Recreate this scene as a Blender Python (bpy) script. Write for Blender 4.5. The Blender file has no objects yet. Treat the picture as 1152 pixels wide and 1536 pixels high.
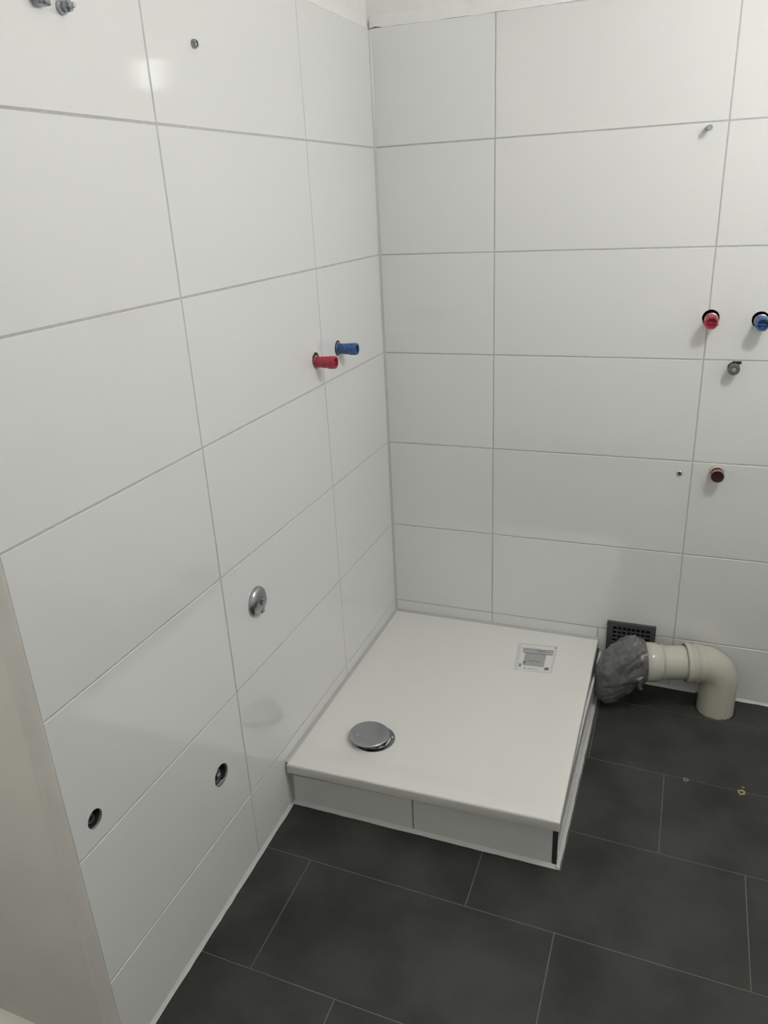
import bpy, math, random
from mathutils import Vector, Matrix
from mathutils.geometry import delaunay_2d_cdt

scene = bpy.context.scene
C = scene.collection
random.seed(7)
PI = math.pi

# ------------------------------------------------------------------ camera
CAM_POS = (0.92046, -2.34809, 1.55518)
R_AX = Vector((0.9330792, 0.35655859, -0.04721408))
U_AX = Vector((-0.09273831, 0.36533677, 0.92624438))
F_AX = Vector((-0.34750943, 0.85988081, -0.37395479))
FOCAL_PX = 1159.0
cam_data = bpy.data.cameras.new('camera')
cam = bpy.data.objects.new('camera', cam_data)
C.objects.link(cam)
m = Matrix.Identity(4)
for i in range(3):
    m[i][0], m[i][1], m[i][2], m[i][3] = R_AX[i], U_AX[i], -F_AX[i], CAM_POS[i]
cam.matrix_world = m
cam_data.sensor_fit = 'VERTICAL'
cam_data.sensor_height = 36.0
cam_data.lens = 36.0 * FOCAL_PX / 1536.0
cam_data.clip_start = 0.02
scene.camera = cam

# ------------------------------------------------------------------ world, light, exposure
world = bpy.data.worlds.new('world')
scene.world = world
world.use_nodes = True
world.node_tree.nodes['Background'].inputs[0].default_value = (0.9, 0.95, 1.0, 1)
world.node_tree.nodes['Background'].inputs[1].default_value = 0.05
LAMP = (1.46, -1.00, 2.15)          # hanging lamp of the room, right of the frame
LAMP_STRENGTH = 102.0
NOOK_FILL_STRENGTH = 68.0             # unseen lamp added in the nook to brighten the wall end
scene.view_settings.view_transform = 'Standard'
scene.view_settings.look = 'None'
scene.view_settings.gamma = 1.0
scene.view_settings.use_curve_mapping = False
scene.view_settings.exposure = 0.0


# ------------------------------------------------------------------ materials
def mat(name, col, rough=0.5, metal=0.0, spec=0.5, var=0.0, scale=6.0, bump=0.0, bscale=40.0,
        col2=None, lo=0.4, hi=0.7, coat=0.0, trans=0.0, alpha=1.0, detail=4.0, rvar=0.0):
    M = bpy.data.materials.new(name)
    M.use_nodes = True
    nt = M.node_tree
    b = nt.nodes['Principled BSDF']
    b.inputs['Base Color'].default_value = (*col, 1)
    b.inputs['Roughness'].default_value = rough
    b.inputs['Metallic'].default_value = metal
    b.inputs['Specular IOR Level'].default_value = spec
    b.inputs['Coat Weight'].default_value = coat
    b.inputs['Coat Roughness'].default_value = 0.08
    b.inputs['Transmission Weight'].default_value = trans
    b.inputs['Alpha'].default_value = alpha
    geo = nt.nodes.new('ShaderNodeNewGeometry')
    if col2 is None and var > 0:
        col2 = tuple(min(1, c * (1 + var)) for c in col)
    if col2 is not None:
        n = nt.nodes.new('ShaderNodeTexNoise')
        n.inputs['Scale'].default_value = scale
        n.inputs['Detail'].default_value = detail
        nt.links.new(geo.outputs['Position'], n.inputs['Vector'])
        r = nt.nodes.new('ShaderNodeValToRGB')
        r.color_ramp.elements[0].position = lo
        r.color_ramp.elements[1].position = hi
        r.color_ramp.elements[0].color = (*col, 1)
        r.color_ramp.elements[1].color = (*col2, 1)
        nt.links.new(n.outputs['Fac'], r.inputs['Fac'])
        nt.links.new(r.outputs['Color'], b.inputs['Base Color'])
        if rvar:
            mr = nt.nodes.new('ShaderNodeMapRange')
            mr.inputs['To Min'].default_value = rough - rvar
            mr.inputs['To Max'].default_value = rough + rvar
            nt.links.new(n.outputs['Fac'], mr.inputs['Value'])
            nt.links.new(mr.outputs['Result'], b.inputs['Roughness'])
    if bump > 0:
        n2 = nt.nodes.new('ShaderNodeTexNoise')
        n2.inputs['Scale'].default_value = bscale
        n2.inputs['Detail'].default_value = 3.0
        nt.links.new(geo.outputs['Position'], n2.inputs['Vector'])
        bp = nt.nodes.new('ShaderNodeBump')
        bp.inputs['Strength'].default_value = bump
        bp.inputs['Distance'].default_value = 0.002
        nt.links.new(n2.outputs['Fac'], bp.inputs['Height'])
        nt.links.new(bp.outputs['Normal'], b.inputs['Normal'])
    return M


M_TILE = mat('white_glazed_tile', (0.765, 0.772, 0.765), 0.055, spec=0.9, bump=0.008, bscale=5.0)
M_GROUT = mat('grey_grout', (0.47, 0.47, 0.465), 0.9, var=0.15, scale=60)
M_PLASTER = mat('white_plaster', (0.80, 0.80, 0.785), 0.9, var=0.05, scale=14, bump=0.35, bscale=60)
M_PAINT = mat('cream_paint', (0.74, 0.725, 0.68), 0.55, var=0.05, scale=8, bump=0.2, bscale=22)
M_SIL = mat('white_silicone', (0.62, 0.62, 0.60), 0.35, bump=0.4, bscale=60)
M_SILG = mat('grey_silicone', (0.50, 0.50, 0.495), 0.3, bump=0.3, bscale=50)
M_FLOOR = mat('anthracite_tile', (0.030, 0.030, 0.0288), 0.55, spec=0.22, col2=(0.066, 0.066, 0.060), scale=5.5,
              lo=0.3, hi=0.72, detail=7, bump=0.12, bscale=120, rvar=0.06)
M_FGROUT = mat('floor_grout', (0.13, 0.127, 0.112), 0.9, var=0.3, scale=30)
M_TRAY = mat('white_enamel', (0.80, 0.80, 0.765), 0.22, spec=0.5)
M_CHROME = mat('brushed_chrome', (0.43, 0.44, 0.455), 0.26, metal=1.0)
M_CHROME_D = mat('dark_chrome', (0.30, 0.32, 0.34), 0.3, metal=1.0)
M_STEEL = mat('zinc_steel', (0.42, 0.44, 0.47), 0.38, metal=1.0, var=0.5, scale=200)
M_BRASS = mat('dull_nickel', (0.30, 0.30, 0.29), 0.4, metal=1.0, var=0.7, scale=150)
M_RED = mat('red_plastic', (0.40, 0.016, 0.048), 0.35, col2=(0.50, 0.06, 0.10), scale=90)
M_BLUE = mat('blue_plastic', (0.022, 0.085, 0.25), 0.35, col2=(0.06, 0.16, 0.36), scale=90)
M_DARK = mat('dark_cavity', (0.018, 0.018, 0.019), 0.8, var=0.8, scale=80)
M_MAROON = mat('maroon_plug', (0.030, 0.006, 0.010), 0.4)
M_GREY = mat('grey_plastic', (0.115, 0.12, 0.118), 0.5, var=0.3, scale=80)
M_VENT = mat('slate_plastic', (0.068, 0.071, 0.078), 0.5, var=0.3, scale=60)
M_VENT_D = mat('vent_void', (0.006, 0.006, 0.014), 0.9)
M_PIPE = mat('ivory_plastic', (0.53, 0.525, 0.45), 0.17, var=0.04, scale=10)
M_PIPE_SHADE = mat('shaded_ivory_band', (0.45, 0.445, 0.385), 0.45)  # darker copy of the ivory, paints shade bands on the pipe
M_DIRT = mat('mortar_dirt', (0.24, 0.22, 0.17), 0.95, var=0.8, scale=70, bump=0.6, bscale=120)
M_PAPER = mat('printed_paper', (0.92, 0.92, 0.91), 0.6)
M_PRINT = mat('grey_print', (0.36, 0.36, 0.355), 0.6, col2=(0.45, 0.45, 0.44), scale=120)
M_INK = mat('black_print', (0.05, 0.05, 0.05), 0.6)
M_INK2 = mat('dark_grey_print', (0.14, 0.14, 0.14), 0.6)
M_SCUFF = mat('yellow_dowel', (0.30, 0.27, 0.14), 0.9, var=0.6, scale=200)
M_CHIP = mat('chipped_tile', (0.22, 0.215, 0.20), 0.9, var=0.7, scale=200)

# clear plastic film
M_FILM = mat('clear_film', (0.75, 0.75, 0.75), 0.12, alpha=0.13)
# frosted dark bag film with fine whitish dust
M_BAG = mat('smoky_film', (0.110, 0.110, 0.113), 0.26, spec=0.7, col2=(0.20, 0.20, 0.20), scale=38, lo=0.45, hi=0.85,
            bump=0.5, bscale=70, detail=10)


def emit(name, col, strength):
    M = bpy.data.materials.new(name)
    M.use_nodes = True
    nt = M.node_tree
    nt.nodes.remove(nt.nodes['Principled BSDF'])
    e = nt.nodes.new('ShaderNodeEmission')
    e.inputs[0].default_value = (*col, 1)
    e.inputs[1].default_value = strength
    nt.links.new(e.outputs[0], nt.nodes['Material Output'].inputs[0])
    return M


M_LAMP = emit('opal_lamp_glow', (1.0, 0.988, 0.955), LAMP_STRENGTH)


# ------------------------------------------------------------------ mesh helpers
def new_mesh(name, verts, faces, material, smooth=False):
    me = bpy.data.meshes.new(name)
    me.from_pydata([tuple(v) for v in verts], [], faces)
    me.update()
    me.materials.append(material)
    if smooth:
        me.polygons.foreach_set('use_smooth', [True] * len(me.polygons))
    return me


def link(name, me, parent=None, smooth_angle=None):
    o = bpy.data.objects.new(name, me)
    C.objects.link(o)
    if parent is not None:
        o.parent = parent
    if smooth_angle is not None and me is not None:
        me.set_sharp_from_angle(angle=math.radians(smooth_angle))
    return o


def obj(name, verts, faces, material, parent=None, smooth=False, ang=35):
    me = new_mesh(name, verts, faces, material, smooth)
    return link(name, me, parent, ang if smooth else None)


def tag(o, label=None, cat=None, group=None, kind=None):
    if label: o['label'] = label
    if cat: o['category'] = cat
    if group: o['group'] = group
    if kind: o['kind'] = kind
    return o


def thing(name, label, cat, loc=(0, 0, 0), rot=None, group=None):
    o = bpy.data.objects.new(name, None)
    C.objects.link(o)
    M4 = rot.to_4x4() if rot is not None else Matrix.Identity(4)
    M4.translation = Vector(loc)
    o.matrix_world = M4
    o.empty_display_size = 0.03
    return tag(o, label, cat, group)


def frame(xa, ya, za):
    M3 = Matrix.Identity(3)
    for i in range(3):
        M3[i][0], M3[i][1], M3[i][2] = xa[i], ya[i], za[i]
    return M3


ON_LEFT = frame((0, 1, 0), (0, 0, 1), (1, 0, 0))     # local Z points out of the left wall, local Y up
ON_BACK = frame((1, 0, 0), (0, 0, 1), (0, -1, 0))    # local Z points out of the back wall, local Y up


def box(x0, x1, y0, y1, z0, z1):
    v = [(x, y, z) for z in (z0, z1) for (x, y) in ((x0, y0), (x1, y0), (x1, y1), (x0, y1))]
    f = [(3, 2, 1, 0), (4, 5, 6, 7), (0, 1, 5, 4), (1, 2, 6, 5), (2, 3, 7, 6), (3, 0, 4, 7)]
    return v, f


def merge(*parts):
    V, F = [], []
    for v, f in parts:
        k = len(V)
        V += list(v)
        F += [tuple(i + k for i in q) for q in f]
    return V, F


def rbox(x0, x1, y0, y1, z0, z1, b):
    """box with chamfered edges (24 vertices)."""
    V, idx = [], {}
    for i, x in enumerate((x0, x1)):
        for j, y in enumerate((y0, y1)):
            for k, z in enumerate((z0, z1)):
                sx, sy, sz = (1 if i == 0 else -1), (1 if j == 0 else -1), (1 if k == 0 else -1)
                idx[i, j, k, 0] = len(V); V.append((x, y + sy * b, z + sz * b))
                idx[i, j, k, 1] = len(V); V.append((x + sx * b, y, z + sz * b))
                idx[i, j, k, 2] = len(V); V.append((x + sx * b, y + sy * b, z))
    F = []
    for i in (0, 1):
        F.append([idx[i, 0, 0, 0], idx[i, 1, 0, 0], idx[i, 1, 1, 0], idx[i, 0, 1, 0]])
        F.append([idx[0, i, 0, 1], idx[1, i, 0, 1], idx[1, i, 1, 1], idx[0, i, 1, 1]])
        F.append([idx[0, 0, i, 2], idx[1, 0, i, 2], idx[1, 1, i, 2], idx[0, 1, i, 2]])
    for i in (0, 1):
        for j in (0, 1):
            F.append([idx[i, j, 0, 0], idx[i, j, 1, 0], idx[i, j, 1, 1], idx[i, j, 0, 1]])
            F.append([idx[i, 0, j, 0], idx[i, 1, j, 0], idx[i, 1, j, 2], idx[i, 0, j, 2]])
            F.append([idx[0, i, j, 1], idx[1, i, j, 1], idx[1, i, j, 2], idx[0, i, j, 2]])
            for k in (0, 1):
                F.append([idx[i, j, k, 0], idx[i, j, k, 1], idx[i, j, k, 2]])
    c = Vector(((x0 + x1) / 2, (y0 + y1) / 2, (z0 + z1) / 2))
    out = []
    for f in F:
        p = [Vector(V[q]) for q in f]
        n = (p[1] - p[0]).cross(p[2] - p[0])
        out.append(tuple(f) if n.dot(sum(p, Vector()) / len(p) - c) > 0 else tuple(reversed(f)))
    return V, out


def lathe(profile, seg=32, cap0=True, cap1=True, phase=0.0, cx=0.0, cy=0.0):
    """profile: (radius, height) pairs along local Z."""
    V, F = [], []
    n = len(profile)
    for (r, h) in profile:
        for s in range(seg):
            a = phase + 2 * PI * s / seg
            V.append((cx + r * math.cos(a), cy + r * math.sin(a), h))
    for i in range(n - 1):
        for s in range(seg):
            t = (s + 1) % seg
            F.append((i * seg + s, i * seg + t, (i + 1) * seg + t, (i + 1) * seg + s))
    if cap0:
        F.append(tuple(reversed(range(seg))))
    if cap1:
        F.append(tuple(range((n - 1) * seg, n * seg)))
    return V, F


def sweep(path, radii, seg=32, cap0=True, cap1=True, up=Vector((0, 1, 0)), shape=None):
    """rings along a path; radii per point; shape(i, angle) -> factor."""
    V, F = [], []
    n = len(path)
    P = [Vector(q) for q in path]
    for i in range(n):
        a, b = P[max(0, i - 1)], P[min(n - 1, i + 1)]
        t = (b - a).normalized()
        e1 = up - t * up.dot(t)
        e1.normalize()
        e2 = t.cross(e1)
        for s in range(seg):
            an = 2 * PI * s / seg
            k = shape(i, an) if shape else 1.0
            V.append(P[i] + (e1 * math.cos(an) + e2 * math.sin(an)) * radii[i] * k)
    for i in range(n - 1):
        for s in range(seg):
            u = (s + 1) % seg
            F.append((i * seg + s, i * seg + u, (i + 1) * seg + u, (i + 1) * seg + s))
    if cap0:
        F.append(tuple(reversed(range(seg))))
    if cap1:
        F.append(tuple(range((n - 1) * seg, n * seg)))
    return V, F


def circle(cx, cy, r, n=32, jit=0.0):
    return [(cx + r * (1 + random.uniform(-jit, jit)) * math.cos(2 * PI * k / n),
             cy + r * (1 + random.uniform(-jit, jit)) * math.sin(2 * PI * k / n)) for k in range(n)]


def inset(poly, d):
    """mitred inset of a counter-clockwise polygon."""
    out, n = [], len(poly)
    for i in range(n):
        p0, p1, p2 = Vector(poly[i - 1]), Vector(poly[i]), Vector(poly[(i + 1) % n])
        a, b = (p1 - p0).normalized(), (p2 - p1).normalized()
        na, nb = Vector((-a.y, a.x)), Vector((-b.y, b.x))
        k = na + nb
        q = k.dot(na)
        out.append(tuple(p1 + k * (d / max(q, 0.3))))
    return out


def plate(outline, holes=(), n0=0.0, thick=0.009, bevel=0.0008, to3=None):
    """A plate with holes: outline (counter-clockwise) in (u, v), front at n0, back at n0 - thick."""
    top = inset(outline, bevel) if bevel else list(outline)
    V, F = [], []
    N = len(outline)
    if holes:
        pts = [Vector(q) for q in top]
        edges = [(i, (i + 1) % N) for i in range(N)]
        for h in holes:
            k = len(pts)
            pts += [Vector(q) for q in h]
            edges += [(k + i, k + (i + 1) % len(h)) for i in range(len(h))]
        cv, ce, cf, *_ = delaunay_2d_cdt(pts, edges, [], 0, 1e-6)

        def inside(c, poly):
            r = False
            for i in range(len(poly)):
                a, b = poly[i - 1], poly[i]
                if (a[1] > c.y) != (b[1] > c.y) and c.x < (b[0] - a[0]) * (c.y - a[1]) / (b[1] - a[1]) + a[0]:
                    r = not r
            return r
        V = [(q.x, q.y, n0) for q in cv]
        for f in cf:
            c = sum((cv[i] for i in f), Vector((0, 0))) / len(f)
            if any(inside(c, h) for h in holes) or not inside(c, top):
                continue
            p = [cv[i] for i in f]
            cr = (p[1] - p[0]).cross(p[2] - p[0])
            F.append(tuple(f) if cr > 0 else tuple(reversed(f)))
        for h in holes:
            k = len(V)
            L = len(h)
            V += [(x, y, n0) for x, y in h] + [(x, y, n0 - thick) for x, y in h]
            F += [(k + i, k + (i + 1) % L, k + L + (i + 1) % L, k + L + i) for i in range(L)]
    else:
        V = [(x, y, n0) for x, y in top]
        F = [tuple(range(N))]
    k = len(V)
    V += [(x, y, n0) for x, y in top]
    V += [(x, y, n0 - bevel) for x, y in outline]
    V += [(x, y, n0 - thick) for x, y in outline]
    for i in range(N):
        j = (i + 1) % N
        if bevel:
            F.append((k + N + i, k + N + j, k + j, k + i))
        F.append((k + 2 * N + i, k + 2 * N + j, k + N + j, k + N + i))
    if not holes:
        F.append(tuple(reversed(range(k + 2 * N, k + 3 * N))))
    if to3:
        V = [to3(*q) for q in V]
    return V, F


def left3(u, v, n):      # u = distance y, v = z ; left wall plane x = 0, outward +x
    return (n, u, v)


def back3(u, v, n):      # u = x, v = z ; back wall plane y = 0, outward -y
    return (u, -n, v)


FA, FB, FC = 0.028, -0.0286, 0.0363      # the floor falls slightly: z = FA + FB x + FC y


def floor_z(x, y):
    return FA + FB * x + FC * y


def floor3(u, v, n):
    return (u, v, floor_z(u, v) + n)


def bead(p0, p1, na, nb, w, h, seglen=0.03, jit=0.12):
    """a smoothed concave joint running from p0 to p1; na, nb the two surface directions away from the corner."""
    p0, p1, na, nb = Vector(p0), Vector(p1), Vector(na), Vector(nb)
    n = max(2, int((p1 - p0).length / seglen))
    V, F = [], []
    for i in range(n + 1):
        c = p0.lerp(p1, i / n)
        k = 1 + random.uniform(-jit, jit)
        V += [c, c + na * w * k, c + na * w * 0.42 * k + nb * h * 0.42 * k, c + nb * h * k]
    for i in range(n):
        a, b = i * 4, (i + 1) * 4
        for s in range(4):
            t = (s + 1) % 4
            F.append((a + s, a + t, b + t, b + s))
    F.append((0, 1, 2, 3))
    F.append((n * 4 + 3, n * 4 + 2, n * 4 + 1, n * 4))
    return V, F


# ------------------------------------------------------------------ dimensions
ROWS = [1.700 - 0.302 * k for k in range(6)]          # horizontal wall joints, top to bottom
TOP = 2.002
J = 0.0019                                            # half a joint
LC = [0.0, -0.4545, -1.0565, -1.5935]                 # vertical joints of the left wall (y)
BC = [0.0, 0.3623, 0.9643, 1.5663, 2.05]              # vertical joints of the back wall (x)
RX, FY, CEIL, NX = 2.05, -3.0, 2.52, -1.0             # right wall, front wall, ceiling, side of the nook
EDGE_Y = -1.6285                                      # outer corner where the left wall turns away

L_RED, L_BLUE = (-0.498, 1.1690), (-0.3535, 1.1745)
L_BOX, L_PORT = (-1.161, 0.3340), (-1.5365, 0.5445)
B_RED, B_BLUE = (0.971, 1.2115), (1.0965, 1.2075)
B_WASTE = (1.0335, 0.7690)
B_PLUG = (1.0435, 1.0770)

# ------------------------------------------------------------------ the room shell
hl = [circle(*L_RED, 0.0215, 28, 0.04), circle(*L_BLUE, 0.0215, 28, 0.04), circle(*L_BOX, 0.0275, 36, 0.01), circle(*L_PORT, 0.0185, 32, 0.015)]
hb_grout = [circle(*B_RED, 0.0225, 28, 0.02), circle(*B_BLUE, 0.0225, 28, 0.02), circle(*B_WASTE, 0.0215, 28, 0.02), circle(*B_PLUG, 0.0155, 24, 0.03)]

v, f = plate([(EDGE_Y + 0.03, -0.15), (0.01, -0.15), (0.01, CEIL), (EDGE_Y + 0.03, CEIL)], hl, -0.010, 0.11, 0.0, left3)
wall_left = tag(obj('wall_left', v, f, M_PLASTER), 'left wall of white glazed tiles with pipe stubs', 'wall', kind='structure')
v, f = plate([(-0.12, -0.15), (RX, -0.15), (RX, CEIL), (-0.12, CEIL)], hb_grout, -0.010, 0.11, 0.0, back3)
wall_back = tag(obj('wall_back', v, f, M_PLASTER), 'back wall of white glazed tiles behind the shower tray', 'wall', kind='structure')
for w, ln in ((wall_left, hl), (wall_back, hb_grout)):
    if w is wall_left:
        v, f = plate([(-1.5960, -0.10), (-0.0005, -0.10), (-0.0005, TOP - 0.001), (-1.5960, TOP - 0.001)], ln, -0.0010, 0.0088, 0.0, left3)
    else:
        v, f = plate([(0.0005, -0.10), (RX, -0.10), (RX, TOP - 0.001), (0.0005, TOP - 0.001)], ln, -0.0010, 0.0088, 0.0, back3)
    obj('grout', v, f, M_GROUT, w)

v, f = box(RX, RX + 0.1, FY - 0.1, 0.12, -0.15, CEIL)
tag(obj('wall_right', v, f, M_PLASTER), 'plain white plastered right wall outside the view', 'wall', kind='structure')
v, f = box(NX - 0.1, RX + 0.1, FY - 0.1, FY, -0.15, CEIL)
tag(obj('wall_front', v, f, M_PLASTER), 'plain white plastered wall behind the viewer', 'wall', kind='structure')
v, f = box(NX - 0.1, NX, FY, EDGE_Y + 0.03, -0.15, CEIL)
tag(obj('wall_side', v, f, M_PLASTER), 'plain white side wall of the nook behind the corner', 'wall', kind='structure')
v, f = box(NX - 0.1, RX + 0.1, FY - 0.1, 0.12, CEIL, CEIL + 0.1)
tag(obj('ceiling', v, f, M_PLASTER), 'plain white ceiling above the bathroom', 'ceiling', kind='structure')

# painted wall end with a softly rounded outer corner, slightly uneven
def wall_end():
    V, F = [], []
    zs = [-0.15 + k * 0.02 for k in range(int((CEIL + 0.15) / 0.02) + 1)]
    zs[-1] = CEIL
    x1 = 0.0030
    for z in zs:
        e = random.uniform(-0.0004, 0.0004)
        if 0.66 < z < 0.71: e -= 0.0012
        ring = [(x1 - 0.013, -1.5965), (x1 - 0.003, -1.5955 + e), (x1, -1.5965 + e), (x1 - 0.0012, -1.5982 + e)]
        ring += [(-0.0150, -1.6085 + e), (-0.0185, -1.6112 + e), (-0.0200, -1.6130 + e), (-0.0230, -1.6140 + e), (-0.0280, -1.6143)]
        ring += [(NX, -1.6143), (NX, -1.5985)]
        V += [(x, y, z) for x, y in ring]
    n = 11
    for i in range(len(zs) - 1):
        for s in range(n):
            t = (s + 1) % n
            F.append((i * n + t, i * n + s, (i + 1) * n + s, (i + 1) * n + t))
    F.append(tuple(range(n)))
    F.append(tuple(reversed(range((len(zs) - 1) * n, len(zs) * n))))
    return V, F


v, f = wall_end()
wall_tip = tag(obj('trim_1', v, f, M_PAINT, smooth=True, ang=50), 'cream painted rounded wall end at the lower left of the tiled wall', 'wall end', kind='structure')

v, f = bead((-0.060, -1.6140, floor_z(-0.06, -1.614)), (NX, -1.6140, floor_z(NX, -1.614)), (0, -1, 0), (0, 0, 1), 0.024, 0.030, 0.1, 0.01)
obj('coved_skirting', v, f, M_PAINT, wall_tip, True, 60)

# ------------------------------------------------------------------ wall tiles, each its own piece
def rect(u0, u1, v0, v1):
    return [(u0, v0), (u1, v0), (u1, v1), (u0, v1)]


def put_tile(parent, outline, holes, to3):
    j = random.uniform(-0.00035, 0.00035)
    vv, ff = plate(outline, holes, j, 0.0080, 0.0009, to3)
    obj('tile', vv, ff, M_TILE, parent)


edges_z = [TOP] + ROWS
for r in range(7):
    z1 = edges_z[r] - (J if r else 0)
    for cidx in range(3):
        y1, y0 = LC[cidx] - (0.0035 if cidx == 0 else J), LC[cidx + 1] + J
        if r < 6:
            out = rect(y0, y1, edges_z[r + 1] + J, z1)
        else:
            out = [(y0, floor_z(0, y0) + 0.004), (y1, floor_z(0, y1) + 0.004), (y1, z1), (y0, z1)]
        hs = [h for h, c in zip(hl, (L_RED, L_BLUE, L_BOX, L_PORT)) if y0 < c[0] < y1 and out[0][1] < c[1] < z1]
        put_tile(wall_left, out, hs, left3)

for r in range(7):
    z1 = edges_z[r] - (J if r else 0)
    cols = BC if r < 6 else [0.0, 0.3623, 0.7245, 0.9643, 1.5663, 2.05]
    for cidx in range(len(cols) - 1):
        x0, x1 = cols[cidx] + (0.0035 if cidx == 0 else J), cols[cidx + 1] - J
        if r < 6:
            z0 = edges_z[r + 1] + J
            out = rect(x0, x1, z0, z1)
        else:
            z0 = floor_z(x0, 0) + 0.004
            out = [(x0, z0), (x1, floor_z(x1, 0) + 0.004), (x1, z1), (x0, z1)]
        hs = [h for h, c in zip(hb_grout[1:], (B_BLUE, B_WASTE, B_PLUG)) if x0 < c[0] < x1 and z0 < c[1] < z1]
        # the hot stub of the back wall is drilled through the joint: both neighbours are notched
        if z0 < B_RED[1] < z1:
            rr = 0.0225
            for side, e in ((1, x1), (-1, x0)):
                if abs(e - B_RED[0]) < rr:
                    d = math.sqrt(rr * rr - (e - B_RED[0]) ** 2)
                    a0 = math.atan2(-d, e - B_RED[0]); a1 = math.atan2(d, e - B_RED[0])
                    if side == 1:      # walk up the right edge: lower crossing, round the far left, upper crossing
                        a1 -= 0
                        arc = [a0 - (2 * PI - (a1 - a0)) * k / 12 for k in range(13)]
                        pts = [(B_RED[0] + rr * math.cos(a), B_RED[1] + rr * math.sin(a)) for a in arc]
                        out = [out[0], out[1]] + pts + [out[2], out[3]]
                    else:              # walk down the left edge
                        arc = [a1 - (a1 - a0) * k / 16 for k in range(17)]
                        pts = [(B_RED[0] + rr * math.cos(a), B_RED[1] + rr * math.sin(a)) for a in arc]
                        out = [out[0], out[1], out[2], out[3]] + pts
        put_tile(wall_back, out, hs, back3)

# corner joint and joints to the floor
v, f = bead((0.0, 0.0, 0.15), (0.0, 0.0, TOP - 0.004), (1, 0, 0), (0, -1, 0), 0.0065, 0.0065, 0.05, 0.05)
obj('corner_joint', v, f, M_SILG, wall_back, True, 60)
v, f = bead((0.0, -0.872, floor_z(0, -0.872)), (0.0, -1.595, floor_z(0, -1.595)), (1, 0, 0), (0, 0, 1), 0.007, 0.0095, 0.025, 0.13)
obj('floor_joint', v, f, M_SIL, wall_left, True, 60)
v, f = bead((0.752, 0.0, floor_z(0.752, 0)), (1.048, 0.0, floor_z(1.048, 0)), (0, -1, 0), (0, 0, 1), 0.006, 0.008, 0.025, 0.13)
obj('floor_joint', v, f, M_SIL, wall_back, True, 60)
v, f = bead((1.160, 0.0, floor_z(1.160, 0)), (RX, 0.0, floor_z(RX, 0)), (0, -1, 0), (0, 0, 1), 0.006, 0.008, 0.025, 0.2)
obj('floor_joint', v, f, M_SIL, wall_back, True, 60)
# rough lower edge of the plaster above the tiles
for (x0, x1, to3, par) in ((0.0, RX, back3, wall_back), (-1.596, 0.0, left3, wall_left)):
    V, F = [], []
    n = int((x1 - x0) / 0.02)
    for i in range(n + 1):
        u = x0 + (x1 - x0) * i / n
        d = random.uniform(-0.0006, 0.0007)
        if to3 is back3 and 0.006 < u < 0.03: d = 0.004
        V += [to3(u, TOP + 0.001 + d, -0.0105), to3(u, TOP + 0.001 + d, -0.003 + d), to3(u, TOP + 0.010 + d, -0.005 + d), to3(u, TOP + 0.035, -0.0105)]
    for i in range(n):
        for s in range(3):
            q = (i * 4 + s, i * 4 + s + 1, i * 4 + 5 + s, i * 4 + 4 + s)
            F.append(q if to3 is left3 else tuple(reversed(q)))
    obj('plaster_edge', V, F, M_PLASTER, par, True, 70)

# ------------------------------------------------------------------ floor with its tiles
V, F = [], []
for z in (-0.09, None):
    for (x, y) in ((NX - 0.1, FY - 0.1), (RX + 0.1, FY - 0.1), (RX + 0.1, 0.11), (NX - 0.1, 0.11)):
        V.append((x, y, floor_z(x, y) - (0.0012 if z is None else 0.14)))
F = [(3, 2, 1, 0), (4, 5, 6, 7), (0, 1, 5, 4), (1, 2, 6, 5), (2, 3, 7, 6), (3, 0, 4, 7)]
floor = tag(obj('floor', V, F, M_FGROUT), 'dark anthracite tiled floor around the white shower tray', 'floor', kind='structure')

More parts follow.
